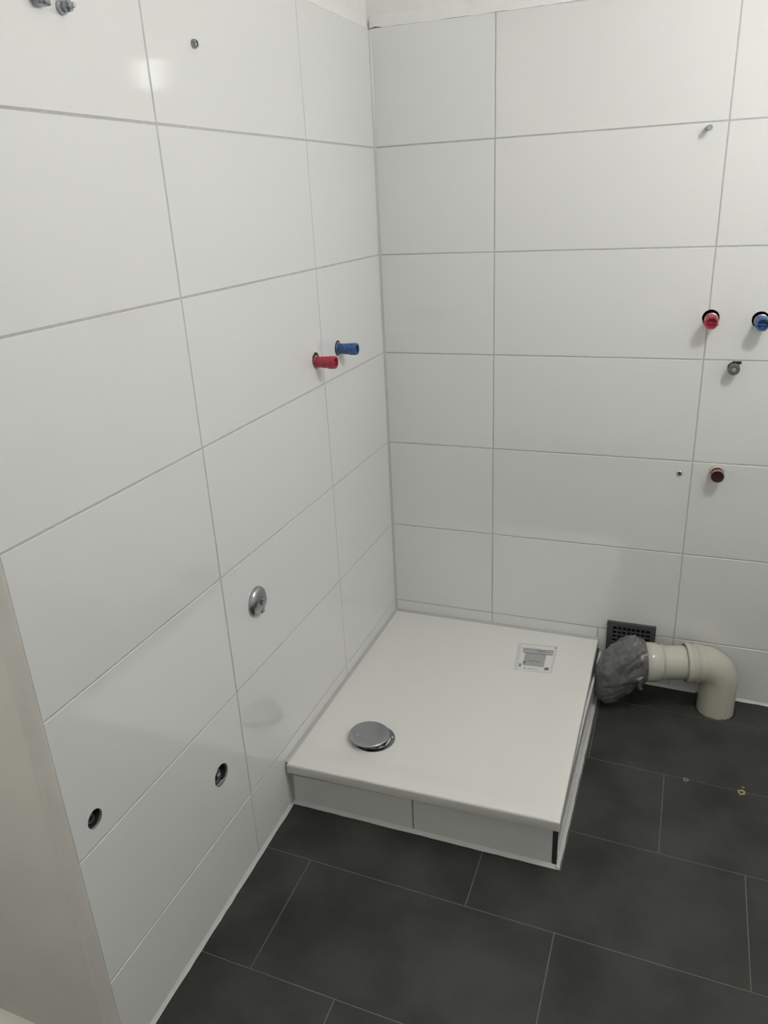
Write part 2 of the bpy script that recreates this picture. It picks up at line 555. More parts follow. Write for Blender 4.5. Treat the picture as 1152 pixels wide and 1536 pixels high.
FJ = 0.0014
PF = lambda x: -0.8725 + 0.0275 * x          # front line of the plinth on the floor
PRX = lambda y: 0.7440 + 0.012 * (y + 0.85) / 0.85   # right line of the plinth
YL = [0.0, -0.1280, -0.4215, -0.7160, -1.0280, -1.3400, -1.6520, -1.9640, -2.2760, -2.588, -2.90, FY]
XJ = [[0.660, 1.285, 1.910], [0.757, 1.382], [0.345, 0.970, 1.595], [0.545, 1.173, 1.80], [0.134, 0.757, 1.382],
      [0.341, 0.966, 1.591], [0.547, 1.172, 1.797], [0.134, 0.757, 1.382], [0.341, 0.966, 1.591], [0.547, 1.172, 1.797], [0.134, 0.757, 1.382]]
PIPE = (1.1070, -0.0670)
for r in range(len(YL) - 1):
    ya, yb = YL[r + 1] + FJ, YL[r] - FJ
    xs = [NX if yb < EDGE_Y + 0.1 else 0.0] + ([-0.49] if yb < EDGE_Y + 0.1 else []) + XJ[r] + [RX]
    if yb < EDGE_Y + 0.1: xs = sorted(xs)
    for k in range(len(xs) - 1):
        xa, xb = xs[k] + FJ, xs[k + 1] - FJ
        if k == 0: xa = xs[0]
        hs = []
        if r < 3:
            if xb < 0.75: continue
            if xa < PRX(ya):
                out = [(PRX(ya), ya), (xb, ya), (xb, yb), (PRX(yb), yb)]
            else:
                out = rect(xa, xb, ya, yb)
            if r == 1 and k == 0:
                out = [(PRX(ya), ya), (xb, ya), (xb, yb), (PRX(yb), yb)]
            if r == 0 and xa < PIPE[0] < xb:
                hs = [[(PIPE[0] + 0.0650 * math.cos(2 * PI * q / 44), PIPE[1] + 0.0578 * math.sin(2 * PI * q / 44)) for q in range(44)]]
        elif r == 3 and xb < 0.75:
            out = [(xa, ya), (xb, ya), (xb, PF(xb)), (xa, PF(xa))]
        elif r == 3 and xa < 0.75:
            xp = PRX(-0.85)
            out = [(xa, ya), (xb, ya), (xb, yb), (PRX(yb), yb), (xp, PF(xp)), (xa, PF(xa))]
        else:
            out = rect(xa, xb, ya, yb)
        vv, ff = plate(out, hs, random.uniform(-0.0002, 0.0003), 0.006, 0.0006, floor3)
        obj('tile', vv, ff, M_FLOOR, floor)


def crumb(cx, cy, r, n, mm, name, label, ring=0.45):
    """a ragged drill hole: crumbled raised rim with a dark hole in the middle."""
    V, F = [], []
    for k in range(n):
        a = 2 * PI * k / n
        q = random.uniform(0.75, 1.25)
        for (s, h) in ((1.0 * q, 0.0002), (0.75 * q, 0.0016 * random.uniform(0.4, 1.3)), (ring, 0.0008), (ring * 0.9, -0.004)):
            V.append(floor3(cx + r * s * math.cos(a), cy + r * s * math.sin(a), h))
    for k in range(n):
        t = (k + 1) % n
        for s in range(3):
            F.append((k * 4 + s, t * 4 + s, t * 4 + s + 1, k * 4 + s + 1))
    o = obj(name, V, F, mm, floor)
    o['label'] = label
    v2, f2 = lathe([(r * ring * 0.95, 0.0), (r * ring * 0.95, 0.0004)], 14)
    obj('hole', [floor3(cx + a, cy + b, c + 0.0004) for a, b, c in v2], f2, M_DARK, o)


crumb(1.174, -0.4270, 0.0105, 16, M_SCUFF, 'drill_hole', 'yellowish crumbled drill hole on the joint')
crumb(1.0290, -0.4250, 0.0075, 14, M_CHIP, 'drill_hole', 'small grey chipped drill hole on the joint')
crumb(1.1790, -0.4050, 0.0035, 10, M_CHIP, 'drill_hole', 'tiny pale chip above the joint', 0.2)

# ------------------------------------------------------------------ tiled plinth under the shower tray
Z_RIM, RIM_H = 0.147, 0.030
plinth = thing('shower_plinth', 'low white tiled plinth carrying the shower tray', 'plinth', (0.37, -0.43, 0.0))
off = Vector((0.37, -0.43, 0.0))


def sub(vs, o):
    return [Vector(q) - o for q in vs]


A = Vector((0.002, -0.8625)); B = Vector((0.7315, -0.8440)); D = Vector((0.7420, -0.004)); E0 = Vector((0.002, -0.004))
zt = Z_RIM - RIM_H - 0.001
core = [A + Vector((0.008, 0.008)), B + Vector((-0.008, 0.008)), D + Vector((-0.008, 0)), E0]
V = [(q.x, q.y, floor_z(q.x, q.y) - 0.0005) for q in core] + [(q.x, q.y, zt - 0.002) for q in core]
obj('core', sub(V, off), [(3, 2, 1, 0), (4, 5, 6, 7), (0, 1, 5, 4), (1, 2, 6, 5), (2, 3, 7, 6), (3, 0, 4, 7)], mat('dark_joint', (0.10, 0.10, 0.097), 0.8), plinth)


def side_tiles(p, q, cuts, ztop):
    d = (q - p); L = d.length; t = d / L; nrm = Vector((t.y, -t.x))
    to3 = lambda u, vv_, n: (p.x + t.x * u + nrm.x * n, p.y + t.y * u + nrm.y * n, vv_)
    for a, b in zip(cuts[:-1], cuts[1:]):
        a, b = a * L + 0.0015, b * L - 0.0015
        fz = lambda u: floor_z(p.x + t.x * u, p.y + t.y * u) + 0.005
        vv, ff = plate([(a, fz(a)), (b, fz(b)), (b, ztop), (a, ztop)], (), 0.0, 0.0075, 0.0008, to3)
        obj('tile', sub(vv, off), ff, M_TILE, plinth)


side_tiles(A + Vector((0.003, 0)), B - Vector((0.0105, 0)), [0, 0.4880, 1.0], zt - 0.0245)
side_tiles(B + Vector((0, 0.004)), D, [0, 0.42, 1.0], zt - 0.014)
# chrome corner profile, its dark reflection put into the colour
pr = []
pz0, pz1 = floor_z(B.x, B.y) + 0.004, zt - 0.0225
v, f = merge(rbox(B.x - 0.0105, B.x - 0.0012, B.y - 0.0008, B.y + 0.006, pz0, pz1, 0.0006))
o = obj('edge_profile', sub(v, off), f, mat('dark_reflection_profile', (0.10, 0.095, 0.10), 0.4, metal=0.6), plinth)
o['label'] = 'metal edge profile with its dark reflection in the colour'
v, f = rbox(B.x - 0.0012, B.x + 0.0008, B.y - 0.0012, B.y + 0.006, pz0, pz1, 0.0004)
obj('profile_lip', sub(v, off), f, M_CHROME, plinth)
# joints at the floor and up the wall
zz = lambda q: (q.x, q.y, floor_z(q.x, q.y))
t = (B - A).normalized()
v, f = bead(zz(A), zz(B + Vector((0.006, 0))), (t.y, -t.x, 0), (0, 0, 1), 0.009, 0.009, 0.025, 0.1)
obj('floor_joint', sub(v, off), f, M_SIL, plinth, True, 60)
t = (D - B).normalized()
v, f = bead(zz(B + Vector((0, -0.006))), zz(D), (t.y, -t.x, 0), (0, 0, 1), 0.009, 0.010, 0.025, 0.1)
obj('floor_joint', sub(v, off), f, M_SIL, plinth, True, 60)
v, f = bead((0.0005, A.y, floor_z(0, A.y)), (0.0005, A.y, zt), (1, 0, 0), (0, -1, 0), 0.006, 0.006, 0.03, 0.06)
obj('wall_joint', sub(v, off), f, M_SILG, plinth, True, 60)

# ------------------------------------------------------------------ shower tray
TC = [Vector((0.0055, -0.8860)), Vector((0.7390, -0.8710)), Vector((0.7290, -0.0060)), Vector((0.0055, -0.0060))]
DR = (0.190, -0.700)
tray = thing('shower_tray', 'white enamelled shower tray with slim rim in the tiled corner', 'shower tray', (0.37, -0.43, zt))
toff = Vector((0.37, -0.43, zt))


def smooth(a, b, x):
    x = min(1, max(0, (x - a) / (b - a)))
    return x * x * (3 - 2 * x)


def tray_uv(u, w):
    a = TC[0].lerp(TC[1], u); b = TC[3].lerp(TC[2], u)
    return a.lerp(b, w)


def tray_z(x, y):
    u = (x - 0.0055) / 0.728; w = (y + 0.880) / 0.874
    s = smooth(0.02, 0.16, u) * smooth(0.0, 0.22, 1 - u) * smooth(0.035, 0.13, w) * smooth(0.0, 0.25, 1 - w)
    d = math.hypot(x - DR[0], y - DR[1])
    return Z_RIM - s * (0.0125 - 0.0065 * min(1, d / 0.75))


def make_tray():
    nu, nw = 56, 68
    V, F = [], []
    ts = lambda k, n: k / n
    for j in range(nw + 1):
        for i in range(nu + 1):
            q = tray_uv(0.006 + 0.988 * i / nu, 0.006 + 0.988 * j / nw)
            V.append((q.x, q.y, tray_z(q.x, q.y)))
    idx = lambda i, j: j * (nu + 1) + i
    for j in range(nw):
        for i in range(nu):
            c = (Vector(V[idx(i, j)]) + Vector(V[idx(i + 1, j + 1)])) / 2
            if math.hypot(c.x - DR[0], c.y - DR[1]) < 0.040: continue
            F.append((idx(i, j), idx(i + 1, j), idx(i + 1, j + 1), idx(i, j + 1)))
    # rounded rim and outer apron
    loop = [idx(i, 0) for i in range(nu + 1)] + [idx(nu, j) for j in range(1, nw + 1)] + \
           [idx(i, nw) for i in range(nu - 1, -1, -1)] + [idx(0, j) for j in range(nw - 1, 0, -1)]
    c = Vector((0.37, -0.44))
    prev = loop
    for (o_, dz) in ((0.30, 0.0), (0.75, 0.0012), (1.0, 0.0042), (1.0, 0.0062), (1.0, RIM_H - 0.001), (0.9, RIM_H), (-1.2, RIM_H)):
        cur = []
        for q in loop:
            p = Vector(V[q][:2])
            i, j = q % (nu + 1), q // (nu + 1)
            du = (-0.006 if i == 0 else 0.006 if i == nu else 0) * o_
            dw = (-0.006 if j == 0 else 0.006 if j == nw else 0) * o_
            pp = tray_uv(0.006 + 0.988 * i / nu + du, 0.006 + 0.988 * j / nw + dw)
            cur.append(len(V)); V.append((pp.x, pp.y, Z_RIM - dz))
        n = len(loop)
        for k in range(n):
            t_ = (k + 1) % n
            F.append((prev[k], cur[k], cur[t_], prev[t_]))
        prev = cur
    return V, F


v, f = make_tray()
obj('basin', sub(v, toff), f, M_TRAY, tray, True, 60)
zd = tray_z(*DR)
# drain: metal ring with a bowl, cross bar and screws
dr_off = Vector((DR[0], DR[1], zd)) - toff
sh = lambda vs: [Vector(q) + dr_off for q in vs]
v, f = lathe([(0.0590, 0.0002), (0.0585, 0.0016), (0.0560, 0.0022), (0.0470, 0.0014), (0.0440, -0.003), (0.0430, -0.0180), (0.005, -0.019)], 48, False, True)
drain = obj('drain', sh(v), f, M_CHROME_D, tray, True, 40)
for a in (0.35, 0.35 + 2.1, 0.35 + 4.2):
    v, f = lathe([(0.0046, 0.0016), (0.0046, 0.0045), (0.0034, 0.0055)], 12, False, True, 0, 0.0500 * math.cos(a), 0.0500 * math.sin(a))
    obj('screw', sh(v), f, M_CHROME, drain, True, 40)
v, f = box(-0.040, 0.040, -0.004, 0.004, -0.010, -0.006)
obj('cross_bar', sh(v), f, M_CHROME_D, drain)
# joints to the two walls
v, f = bead((0.001, -0.880, Z_RIM - 0.0005), (0.001, -0.002, Z_RIM - 0.0005), (1, 0, 0), (0, 0, 1), 0.0085, 0.0065, 0.03, 0.08)
obj('wall_joint', sub(v, toff), f, M_SILG, tray, True, 60)
v, f = bead((0.001, -0.001, Z_RIM - 0.0005), (0.728, -0.001, Z_RIM - 0.0005), (0, -1, 0), (0, 0, 1), 0.0085, 0.0065, 0.03, 0.08)
obj('wall_joint', sub(v, toff), f, M_SILG, tray, True, 60)

# drain cover lying over the drain, lifted on its stem
lid_z = zd + 0.0060
lid = thing('drain_cover', 'round brushed metal drain cover sitting askew over the tray drain', 'drain cover', (0.1765, -0.7050, lid_z),
            Matrix.Rotation(math.radians(-1.2), 3, 'X') @ Matrix.Rotation(math.radians(1.2), 3, 'Y'))
v, f = lathe([(0.0500, 0.0062), (0.0560, 0.0070), (0.0578, 0.0085), (0.0580, 0.0105), (0.0570, 0.0122), (0.0540, 0.0130), (0.030, 0.0142), (0.0, 0.0146)], 56, True, False)
obj('disc', v, f, M_CHROME, lid, True, 50)
v, f = lathe([(0.0180, -0.0040), (0.0180, 0.0065)], 20)
obj('stem', v, f, M_CHROME_D, lid, True, 40)
V, F = [], []
n = 20
for k in range(n):
    a = 2 * PI * k / n
    for (r_, h_) in ((0.0062, 0.0001), (0.0054, 0.0009), (0.0044, 0.0009), (0.0036, 0.0001)):
        V.append((-0.030 + r_ * math.cos(a), -0.0195 + r_ * math.sin(a), 0.0139 + h_))
for k in range(n):
    t_ = (k + 1) % n
    for s in range(3):
        F.append((k * 4 + s, t_ * 4 + s, t_ * 4 + s + 1, k * 4 + s + 1))
obj('stamped_mark', V, F, M_CHROME_D, lid)

# ------------------------------------------------------------------ printed leaflet in a clear sleeve
lb = [Vector((0.4775, -0.0985)), Vector((0.6085, -0.0860)), Vector((0.6125, -0.2440)), Vector((0.4935, -0.2530))]
lc = sum(lb, Vector((0, 0))) / 4
leaf = thing('product_leaflet', 'small printed leaflet in a clear sleeve on the shower tray', 'leaflet', (lc.x, lc.y, tray_z(lc.x, lc.y)))
lz = tray_z(lc.x, lc.y)


def leafp(u, w, h):
    """u left to right, w bottom to top in 0..1 on the sleeve; follows the tray surface."""
    a = lb[3].lerp(lb[2], u); b = lb[0].lerp(lb[1], u)
    q = a.lerp(b, w)
    wave = 0.0006 * math.sin(6 * u + 2) * math.sin(5 * w)
    return (q.x - lc.x, q.y - lc.y, tray_z(q.x, q.y) - lz + h + abs(wave))


def leaf_patch(name, u0, u1, w0, w1, h, th, mm, parent=leaf, n=8):
    V, F = [], []
    for k in (0, 1):
        for j in range(n + 1):
            for i in range(n + 1):
                V.append(leafp(u0 + (u1 - u0) * i / n, w0 + (w1 - w0) * j / n, h + th * k))
    N = (n + 1) ** 2
    ix = lambda i, j, k: k * N + j * (n + 1) + i
    for j in range(n):
        for i in range(n):
            F.append((ix(i, j, 1), ix(i + 1, j, 1), ix(i + 1, j + 1, 1), ix(i, j + 1, 1)))
            F.append((ix(i, j + 1, 0), ix(i + 1, j + 1, 0), ix(i + 1, j, 0), ix(i, j, 0)))
    for i in range(n):
        F.append((ix(i, 0, 0), ix(i + 1, 0, 0), ix(i + 1, 0, 1), ix(i, 0, 1)))
        F.append((ix(i + 1, n, 0), ix(i, n, 0), ix(i, n, 1), ix(i + 1, n, 1)))
        F.append((ix(0, i + 1, 0), ix(0, i, 0), ix(0, i, 1), ix(0, i + 1, 1)))
        F.append((ix(n, i, 0), ix(n, i + 1, 0), ix(n, i + 1, 1), ix(n, i, 1)))
    return obj(name, V, F, mm, parent, True, 30)


paper = leaf_patch('paper', 0.10, 0.94, 0.03, 0.94, 0.0006, 0.0006, M_PAPER)
leaf_patch('print_panel', 0.22, 0.76, 0.20, 0.66, 0.0013, 0.0001, M_PRINT, paper)
leaf_patch('header_band', 0.14, 0.92, 0.70, 0.84, 0.0013, 0.0001, M_PRINT, paper)
leaf_patch('rule', 0.16, 0.92, 0.650, 0.682, 0.0015, 0.0001, M_INK, paper)
leaf_patch('text_line', 0.50, 0.72, 0.735, 0.775, 0.0015, 0.0001, M_INK2, paper)
leaf_patch('text_line', 0.34, 0.62, 0.085, 0.105, 0.0014, 0.0001, M_PRINT, paper)
leaf_patch('text_line', 0.30, 0.66, 0.36, 0.385, 0.0016, 0.0001, M_INK2, paper).scale = (1, 1, 1)
leaf_patch('symbol', 0.115, 0.175, 0.13, 0.25, 0.0014, 0.0001, M_INK2, paper)
leaf_patch('symbol', 0.205, 0.275, 0.25, 0.36, 0.0016, 0.0001, M_INK2, paper)
leaf_patch('symbol', 0.255, 0.305, 0.075, 0.115, 0.0014, 0.0001, M_INK2, paper)
leaf_patch('symbol', 0.79, 0.90, 0.10, 0.20, 0.0014, 0.0001, M_INK, paper)
leaf_patch('symbol', 0.925, 0.955, 0.90, 0.96, 0.0014, 0.0001, M_INK2, paper)
leaf_patch('clear_sleeve', 0.0, 1.0, 0.0, 1.0, 0.0021, 0.0002, M_FILM)

# ------------------------------------------------------------------ pipe stubs in the walls
def stub(name, label, loc, rot, mm, L, r, drop=0.0, group=None, side=0.0):
    t_ = thing(name, label, 'pipe stub', loc, rot, group)
    # threaded nickel connection sunk in the drilled hole
    v, f = lathe([(0.0170, -0.060), (0.0170, -0.004), (0.0185, -0.003), (0.0185, 0.0015), (0.0165, 0.0025), (0.0135, 0.0025), (0.0135, -0.03)], 28, True, False, 0, side, drop)
    obj('threaded_socket', v, f, M_BRASS, t_, True, 40)
    v, f = lathe([(0.0245, -0.060), (0.0245, -0.0585)], 24)
    obj('cavity_back', v, f, M_DARK, t_)
    # plug: slim neck, flats and a hollow end
    V1, F1 = lathe([(r * 0.86, -0.010), (r * 0.86, L * 0.36), (r * 0.90, L * 0.42), (r * 0.90, L * 0.62)], 24, True, False, 0, side, drop)
    plug = obj('plug', V1, F1, mm, t_, True, 40)
    v, f = lathe([(r * 0.90, L * 0.60), (r * 1.0, L * 0.66), (r * 1.0, L * 0.97), (r * 0.95, L), (r * 0.74, L), (r * 0.70, L * 0.80), (0.002, L * 0.78)], 8, False, True, PI / 8, side, drop)
    obj('plug_head', v, f, mm, plug, True, 25)
    v, f = box(side - r * 0.62, side + r * 0.62, drop - 0.0016, drop + 0.0016, L * 0.79, L * 0.90)
    obj('plug_slot', v, f, mm, plug)
    return t_


stub('pipe_stub', 'red plastic plug on the pipe stub in the left wall above the tray', (0, *L_RED), ON_LEFT, M_RED, 0.058, 0.0172, -0.0045)
stub('pipe_stub', 'blue plastic plug on the pipe stub in the left wall near the corner', (0, *L_BLUE), ON_LEFT, M_BLUE, 0.058, 0.0170, -0.0015, None, 0.002)
stub('pipe_stub', 'red plastic plug on the pipe stub high on the back wall joint', (B_RED[0], 0, B_RED[1]), ON_BACK, M_RED, 0.062, 0.0185, -0.0045, None, 0.002)
stub('pipe_stub', 'blue plastic plug on the pipe stub at the right edge of the back wall', (B_BLUE[0], 0, B_BLUE[1]), ON_BACK, M_BLUE, 0.062, 0.0180, -0.004, None, 0.002)

# waste outlet: beige sleeve with a dark maroon stopper
w = thing('waste_outlet', 'short beige waste outlet with dark maroon stopper on the back wall', 'waste outlet', (B_WASTE[0], 0, B_WASTE[1]), ON_BACK)
v, f = lathe([(0.0245, -0.060), (0.0245, -0.0585)], 24)
obj('cavity_back', v, f, M_DARK, w)
v, f = lathe([(0.0205, -0.05), (0.0205, 0.0160), (0.0198, 0.0175), (0.0175, 0.0175), (0.0170, -0.03)], 28, True, False)
obj('sleeve', v, f, M_PIPE, w, True, 40)
v, f = lathe([(0.0170, -0.01), (0.0170, 0.030), (0.0190, 0.032), (0.0190, 0.039), (0.0184, 0.0405), (0.0172, 0.0405), (0.0168, 0.036)], 28, True, False, 0, 0.001, -0.003)
st = obj('stopper_ring', v, f, mat('rose_ring', (0.30, 0.18, 0.17), 0.45), w, True, 40)
v, f = lathe([(0.0169, 0.0340), (0.0169, 0.0385), (0.010, 0.0375), (0.002, 0.0370)], 28, True, True, 0, 0.001, -0.003)
obj('stopper', v, f, M_MAROON, st, True, 40)

# grey wall plug of the basin height
w = thing('anchor_bolt', 'grey capped anchor bolt below the blue plug on the back wall', 'anchor bolt', (B_PLUG[0], 0, B_PLUG[1]), ON_BACK)
v, f = lathe([(0.0185, -0.060), (0.0185, -0.0585)], 20)
obj('cavity_back', v, f, M_DARK, w)
v, f = lathe([(0.0125, -0.05), (0.0125, 0.020), (0.0155, 0.022), (0.0160, 0.028), (0.0155, 0.034), (0.0135, 0.037), (0.006, 0.0365)], 24, True, True)
obj('cap', v, f, M_GREY, w, True, 35)
v, f = lathe([(0.0060, 0.030), (0.0060, 0.0385), (0.0050, 0.0395)], 6, False, True)
obj('bolt_end', v, f, M_STEEL, w)
v, f = box(-0.004, 0.019, 0.0115, 0.0172, 0.0001, 0.010)
obj('dark_notch', v, f, M_DARK, w)  # raised black block stands in for the dark notch above the cap


def screw(name, label, loc, rot, r, L, head=True, tilt=0.0):
    t_ = thing(name, label, 'screw', loc, rot)
    k = 7
    prof = [(r * 0.8, -0.006)]
    for i in range(k):
        h = L * 0.72 * i / k
        prof += [(r * 0.92, h), (r * 0.70, h + L * 0.36 / k)]
    prof += [(r * 0.8, L * 0.74)]
    v, f = lathe(prof, 14, True, True)
    s = obj('shank', v, f, M_STEEL, t_, True, 25)
    if head:
        v, f = lathe([(r * 0.85, L * 0.72), (r * 1.15, L * 0.76), (r * 1.15, L * 0.93), (r * 0.95, L), (r * 0.45, L), (r * 0.40, L * 0.94)], 16, True, True)
        obj('tip', v, f, M_CHROME_D, t_, True, 35)
    return t_


screw('dowel_screw', 'thin steel dowel screw sticking out high on the back wall', (0.9130, -0.0003, 1.6855), ON_BACK @ Matrix.Rotation(math.radians(13), 3, 'Y'), 0.0062, 0.036)
t_ = thing('wall_dowel', 'tiny grey dowel in the back wall beside the waste outlet', 'dowel', (0.9309, 0, 0.7551), ON_BACK)
v, f = lathe([(0.0080, -0.0008), (0.0080, 0.0024), (0.0066, 0.0034), (0.0042, 0.0032), (0.0038, 0.0004)], 18, True, True)
obj('sleeve', v, f, M_STEEL, t_, True, 40)
v, f = lathe([(0.0036, 0.0003), (0.0036, 0.0009)], 12)
obj('hole', v, f, M_DARK, t_)

# anchors high on the left wall
t_ = thing('wall_dowel', 'single small grey dowel alone high on the left wall', 'dowel', (0, -0.9060, 1.8437), ON_LEFT)
v, f = lathe([(0.0080, -0.0008), (0.0080, 0.0050), (0.0068, 0.0075), (0.0046, 0.0075), (0.0040, 0.002)], 20, True, True)
obj('sleeve', v, f, M_BRASS, t_, True, 40)
v, f = lathe([(0.0035, 0.001), (0.0035, 0.0060)], 6)
obj('screw_end', v, f, M_STEEL, t_)


def hook(label, loc, s, wide):
    t_ = thing('hanger_bolt', label, 'bolt', loc, ON_LEFT)
    v, f = lathe([(0.0105 * s, -0.0008), (0.0110 * s, 0.004), (0.0095 * s, 0.0075)], 24)
    obj('washer', v, f, M_STEEL, t_, True, 35)
    v, f = lathe([(0.0088 * s, 0.007), (0.0090 * s, 0.009), (0.0090 * s, 0.016), (0.0080 * s, 0.0175)], 6, True, True, 0.3)
    obj('nut', v, f, M_CHROME_D, t_)
    v, f = lathe([(0.0045 * s, 0.0), (0.0045 * s, 0.024), (0.0036 * s, 0.026)], 14)
    obj('thread', v, f, M_STEEL, t_, True, 35)
    if wide:
        v, f = rbox(-0.012, 0.012, -0.010, 0.0105, 0.0012, 0.016, 0.002)
        obj('bracket_plate', v, f, M_CHROME_D, t_)
    return t_


hook('steel hanger bolt with square plate at the top left edge of the photo', (0, -1.3020, 1.8480), 1.05, True)
hook('steel hanger bolt with rounded nut beside the square plated one', (0, -1.2535, 1.8445), 0.95, False)

# chrome rosette of the concealed valve
ros = thing('valve_rosette', 'round chrome valve rosette with notch low on the left wall', 'valve', (0, -0.9260, 0.6690), ON_LEFT)
V, F = [], []
prof = [(0.0370, -0.0005), (0.0372, 0.004), (0.0350, 0.0085), (0.0290, 0.0125), (0.0190, 0.0145), (0.0115, 0.0150)]
seg = 48
for (r_, h_) in prof:
    for s in range(seg):
        a = 2 * PI * s / seg
        d = abs((a - (-PI / 2 + 0.25) + PI) % (2 * PI) - PI)
        k = 1.0 - (0.30 if d < 0.16 else 0.16 if d < 0.24 else 0.0) * (1 if r_ > 0.028 else 0)
        V.append((r_ * k * math.cos(a), r_ * k * math.sin(a), h_))
for i in range(len(prof) - 1):
    for s in range(seg):
        q = (s + 1) % seg
        F.append((i * seg + s, i * seg + q, (i + 1) * seg + q, (i + 1) * seg + s))
F.append(tuple(reversed(range(seg))))
F.append(tuple(range((len(prof) - 1) * seg, len(prof) * seg)))
obj('dome', V, F, M_CHROME, ros, True, 40)
v, f = lathe([(0.0128, 0.0130), (0.0128, 0.0155), (0.0116, 0.0162), (0.0100, 0.0160), (0.0098, 0.0140)], 28, True, True, 0, 0.004, 0.002)
obj('collar', v, f, M_CHROME_D, ros, True, 35)
v, f = lathe([(0.0085, 0.0130), (0.0085, 0.0178), (0.0070, 0.0188)], 24, True, True, 0, 0.004, 0.002)
obj('stem', v, f, M_CHROME, ros, True, 35)
v, f = rbox(0.000, 0.013, -0.033, -0.016, 0.0060, 0.0142, 0.0012)
obj('stop_tab', v, f, M_CHROME, ros)


# fittings sunk in the two drilled holes of the left wall
def sunk(label, c, r, big):
    t_ = thing('sunk_fitting', label, 'fitting', (0, *c), ON_LEFT)
    v, f = lathe([(r * 1.12, -0.060), (r * 1.12, -0.0585)], 28)
    obj('cavity_back', v, f, M_DARK, t_)
    v, f = lathe([(r * 0.985, -0.058), (r * 0.985, -0.0055), (r * 0.90, -0.0055), (r * 0.88, -0.050)], 28, True, False)
    obj('sleeve', v, f, M_DARK, t_, True, 35)
    if big:
        v, f = lathe([(0.0165, -0.058), (0.0165, -0.012), (0.0140, -0.010), (0.0105, -0.010), (0.0105, -0.04)], 24, True, False, 0, -0.002, -0.004)
        obj('thread', v, f, M_BRASS, t_, True, 30)
        v, f = lathe([(0.0098, -0.050), (0.0098, -0.006), (0.0070, -0.004)], 6, True, True, 0.2, -0.002, -0.004)
        obj('stem', v, f, M_CHROME_D, t_)
        v, f = rbox(-0.018, 0.013, -0.026, -0.0195, -0.020, -0.004, 0.001)
        obj('lever', v, f, M_CHROME, t_)
    else:
        v, f = lathe([(0.0105, -0.058), (0.0105, -0.012), (0.0085, -0.009), (0.0055, -0.009), (0.0055, -0.02)], 20, True, True, 0, -0.001, -0.002)
        obj('thread', v, f, M_BRASS, t_, True, 30)
    return t_


sunk('metal valve fitting sunk in the larger round hole of the left wall', L_BOX, 0.0275, True)
sunk('metal fitting sunk in the small round hole by the cream wall end', L_PORT, 0.0185, False)

# ------------------------------------------------------------------ ventilation grille
GX, GZ, GW, GH = 0.8315, 0.1480, 0.154, 0.156
gr = thing('vent_grille', 'dark slate square ventilation grille on the back wall behind the waste pipe', 'vent', (GX, 0, GZ), ON_BACK)
hw, hh, bd = GW / 2, GH / 2, 0.0185
v, f = box(-hw + 0.004, hw - 0.004, -hh + 0.004, hh - 0.004, 0.0006, 0.0018)
obj('backing', v, f, M_VENT_D, gr)
for (x0, x1, y0, y1) in ((-hw, hw, hh - bd, hh), (-hw, hw, -hh, -hh + bd), (-hw, -hw + bd, -hh + bd, hh - bd), (hw - bd, hw, -hh + bd, hh - bd)):
    v, f = rbox(x0, x1, y0, y1, 0.0005, 0.0085, 0.0011)
    obj('frame_side', v, f, M_VENT, gr)
iw, ih = hw - bd, hh - bd
for k in range(1, 8):
    x = -iw + 2 * iw * k / 8
    v, f = rbox(x - 0.0022, x + 0.0022, -ih - 0.001, ih + 0.001, 0.0030, 0.0072, 0.0006)
    obj('bar', v, f, M_VENT, gr)
    y = -ih + 2 * ih * k / 8
    v, f = rbox(-iw - 0.001, iw + 0.001, y - 0.0022, y + 0.0022, 0.0024, 0.0066, 0.0006)
    obj('bar', v, f, M_VENT, gr)

# ------------------------------------------------------------------ waste pipe elbow
PZ = 0.1640
pr_ = 0.0550
hd = Vector((-1, -0.27, 0)).normalized()
px, py = PIPE
elbow = thing('waste_pipe', 'ivory plastic waste pipe elbow rising from the floor by the back wall', 'pipe', (px, py, floor_z(px, py)))
eo = Vector((px, py, floor_z(px, py)))
Rb = 0.062
path = [Vector((px, py, floor_z(px, py) - 0.05)), Vector((px, py, 0.03)), Vector((px, py, PZ - Rb))]
nb = 14
for k in range(1, nb + 1):
    a = PI / 2 * k / nb
    path.append(Vector((px, py, PZ - Rb)) + hd * Rb * (1 - math.cos(a)) + Vector((0, 0, Rb * math.sin(a))))
end = path[-1]
path.append(end + hd * 0.012)
rad = [pr_ + 0.0008] * len(path)
v, f = sweep(path, rad, 48, True, False, Vector((hd.y, -hd.x, 0)))
el = obj('elbow', sub(v, eo), f, M_PIPE, elbow, True, 50)


def ring(name, profile, parent=elbow, mm=M_PIPE, seg=48):
    """lathe along the pipe direction from the elbow end."""
    e1 = Vector((0, 0, 1)); e2 = hd.cross(e1)
    v_, f_ = lathe(profile, seg, False, False)
    vv = [end + hd * q[2] + e1 * q[0] + e2 * q[1] - eo for q in v_]
    return obj(name, vv, f_, mm, parent, True, 45)


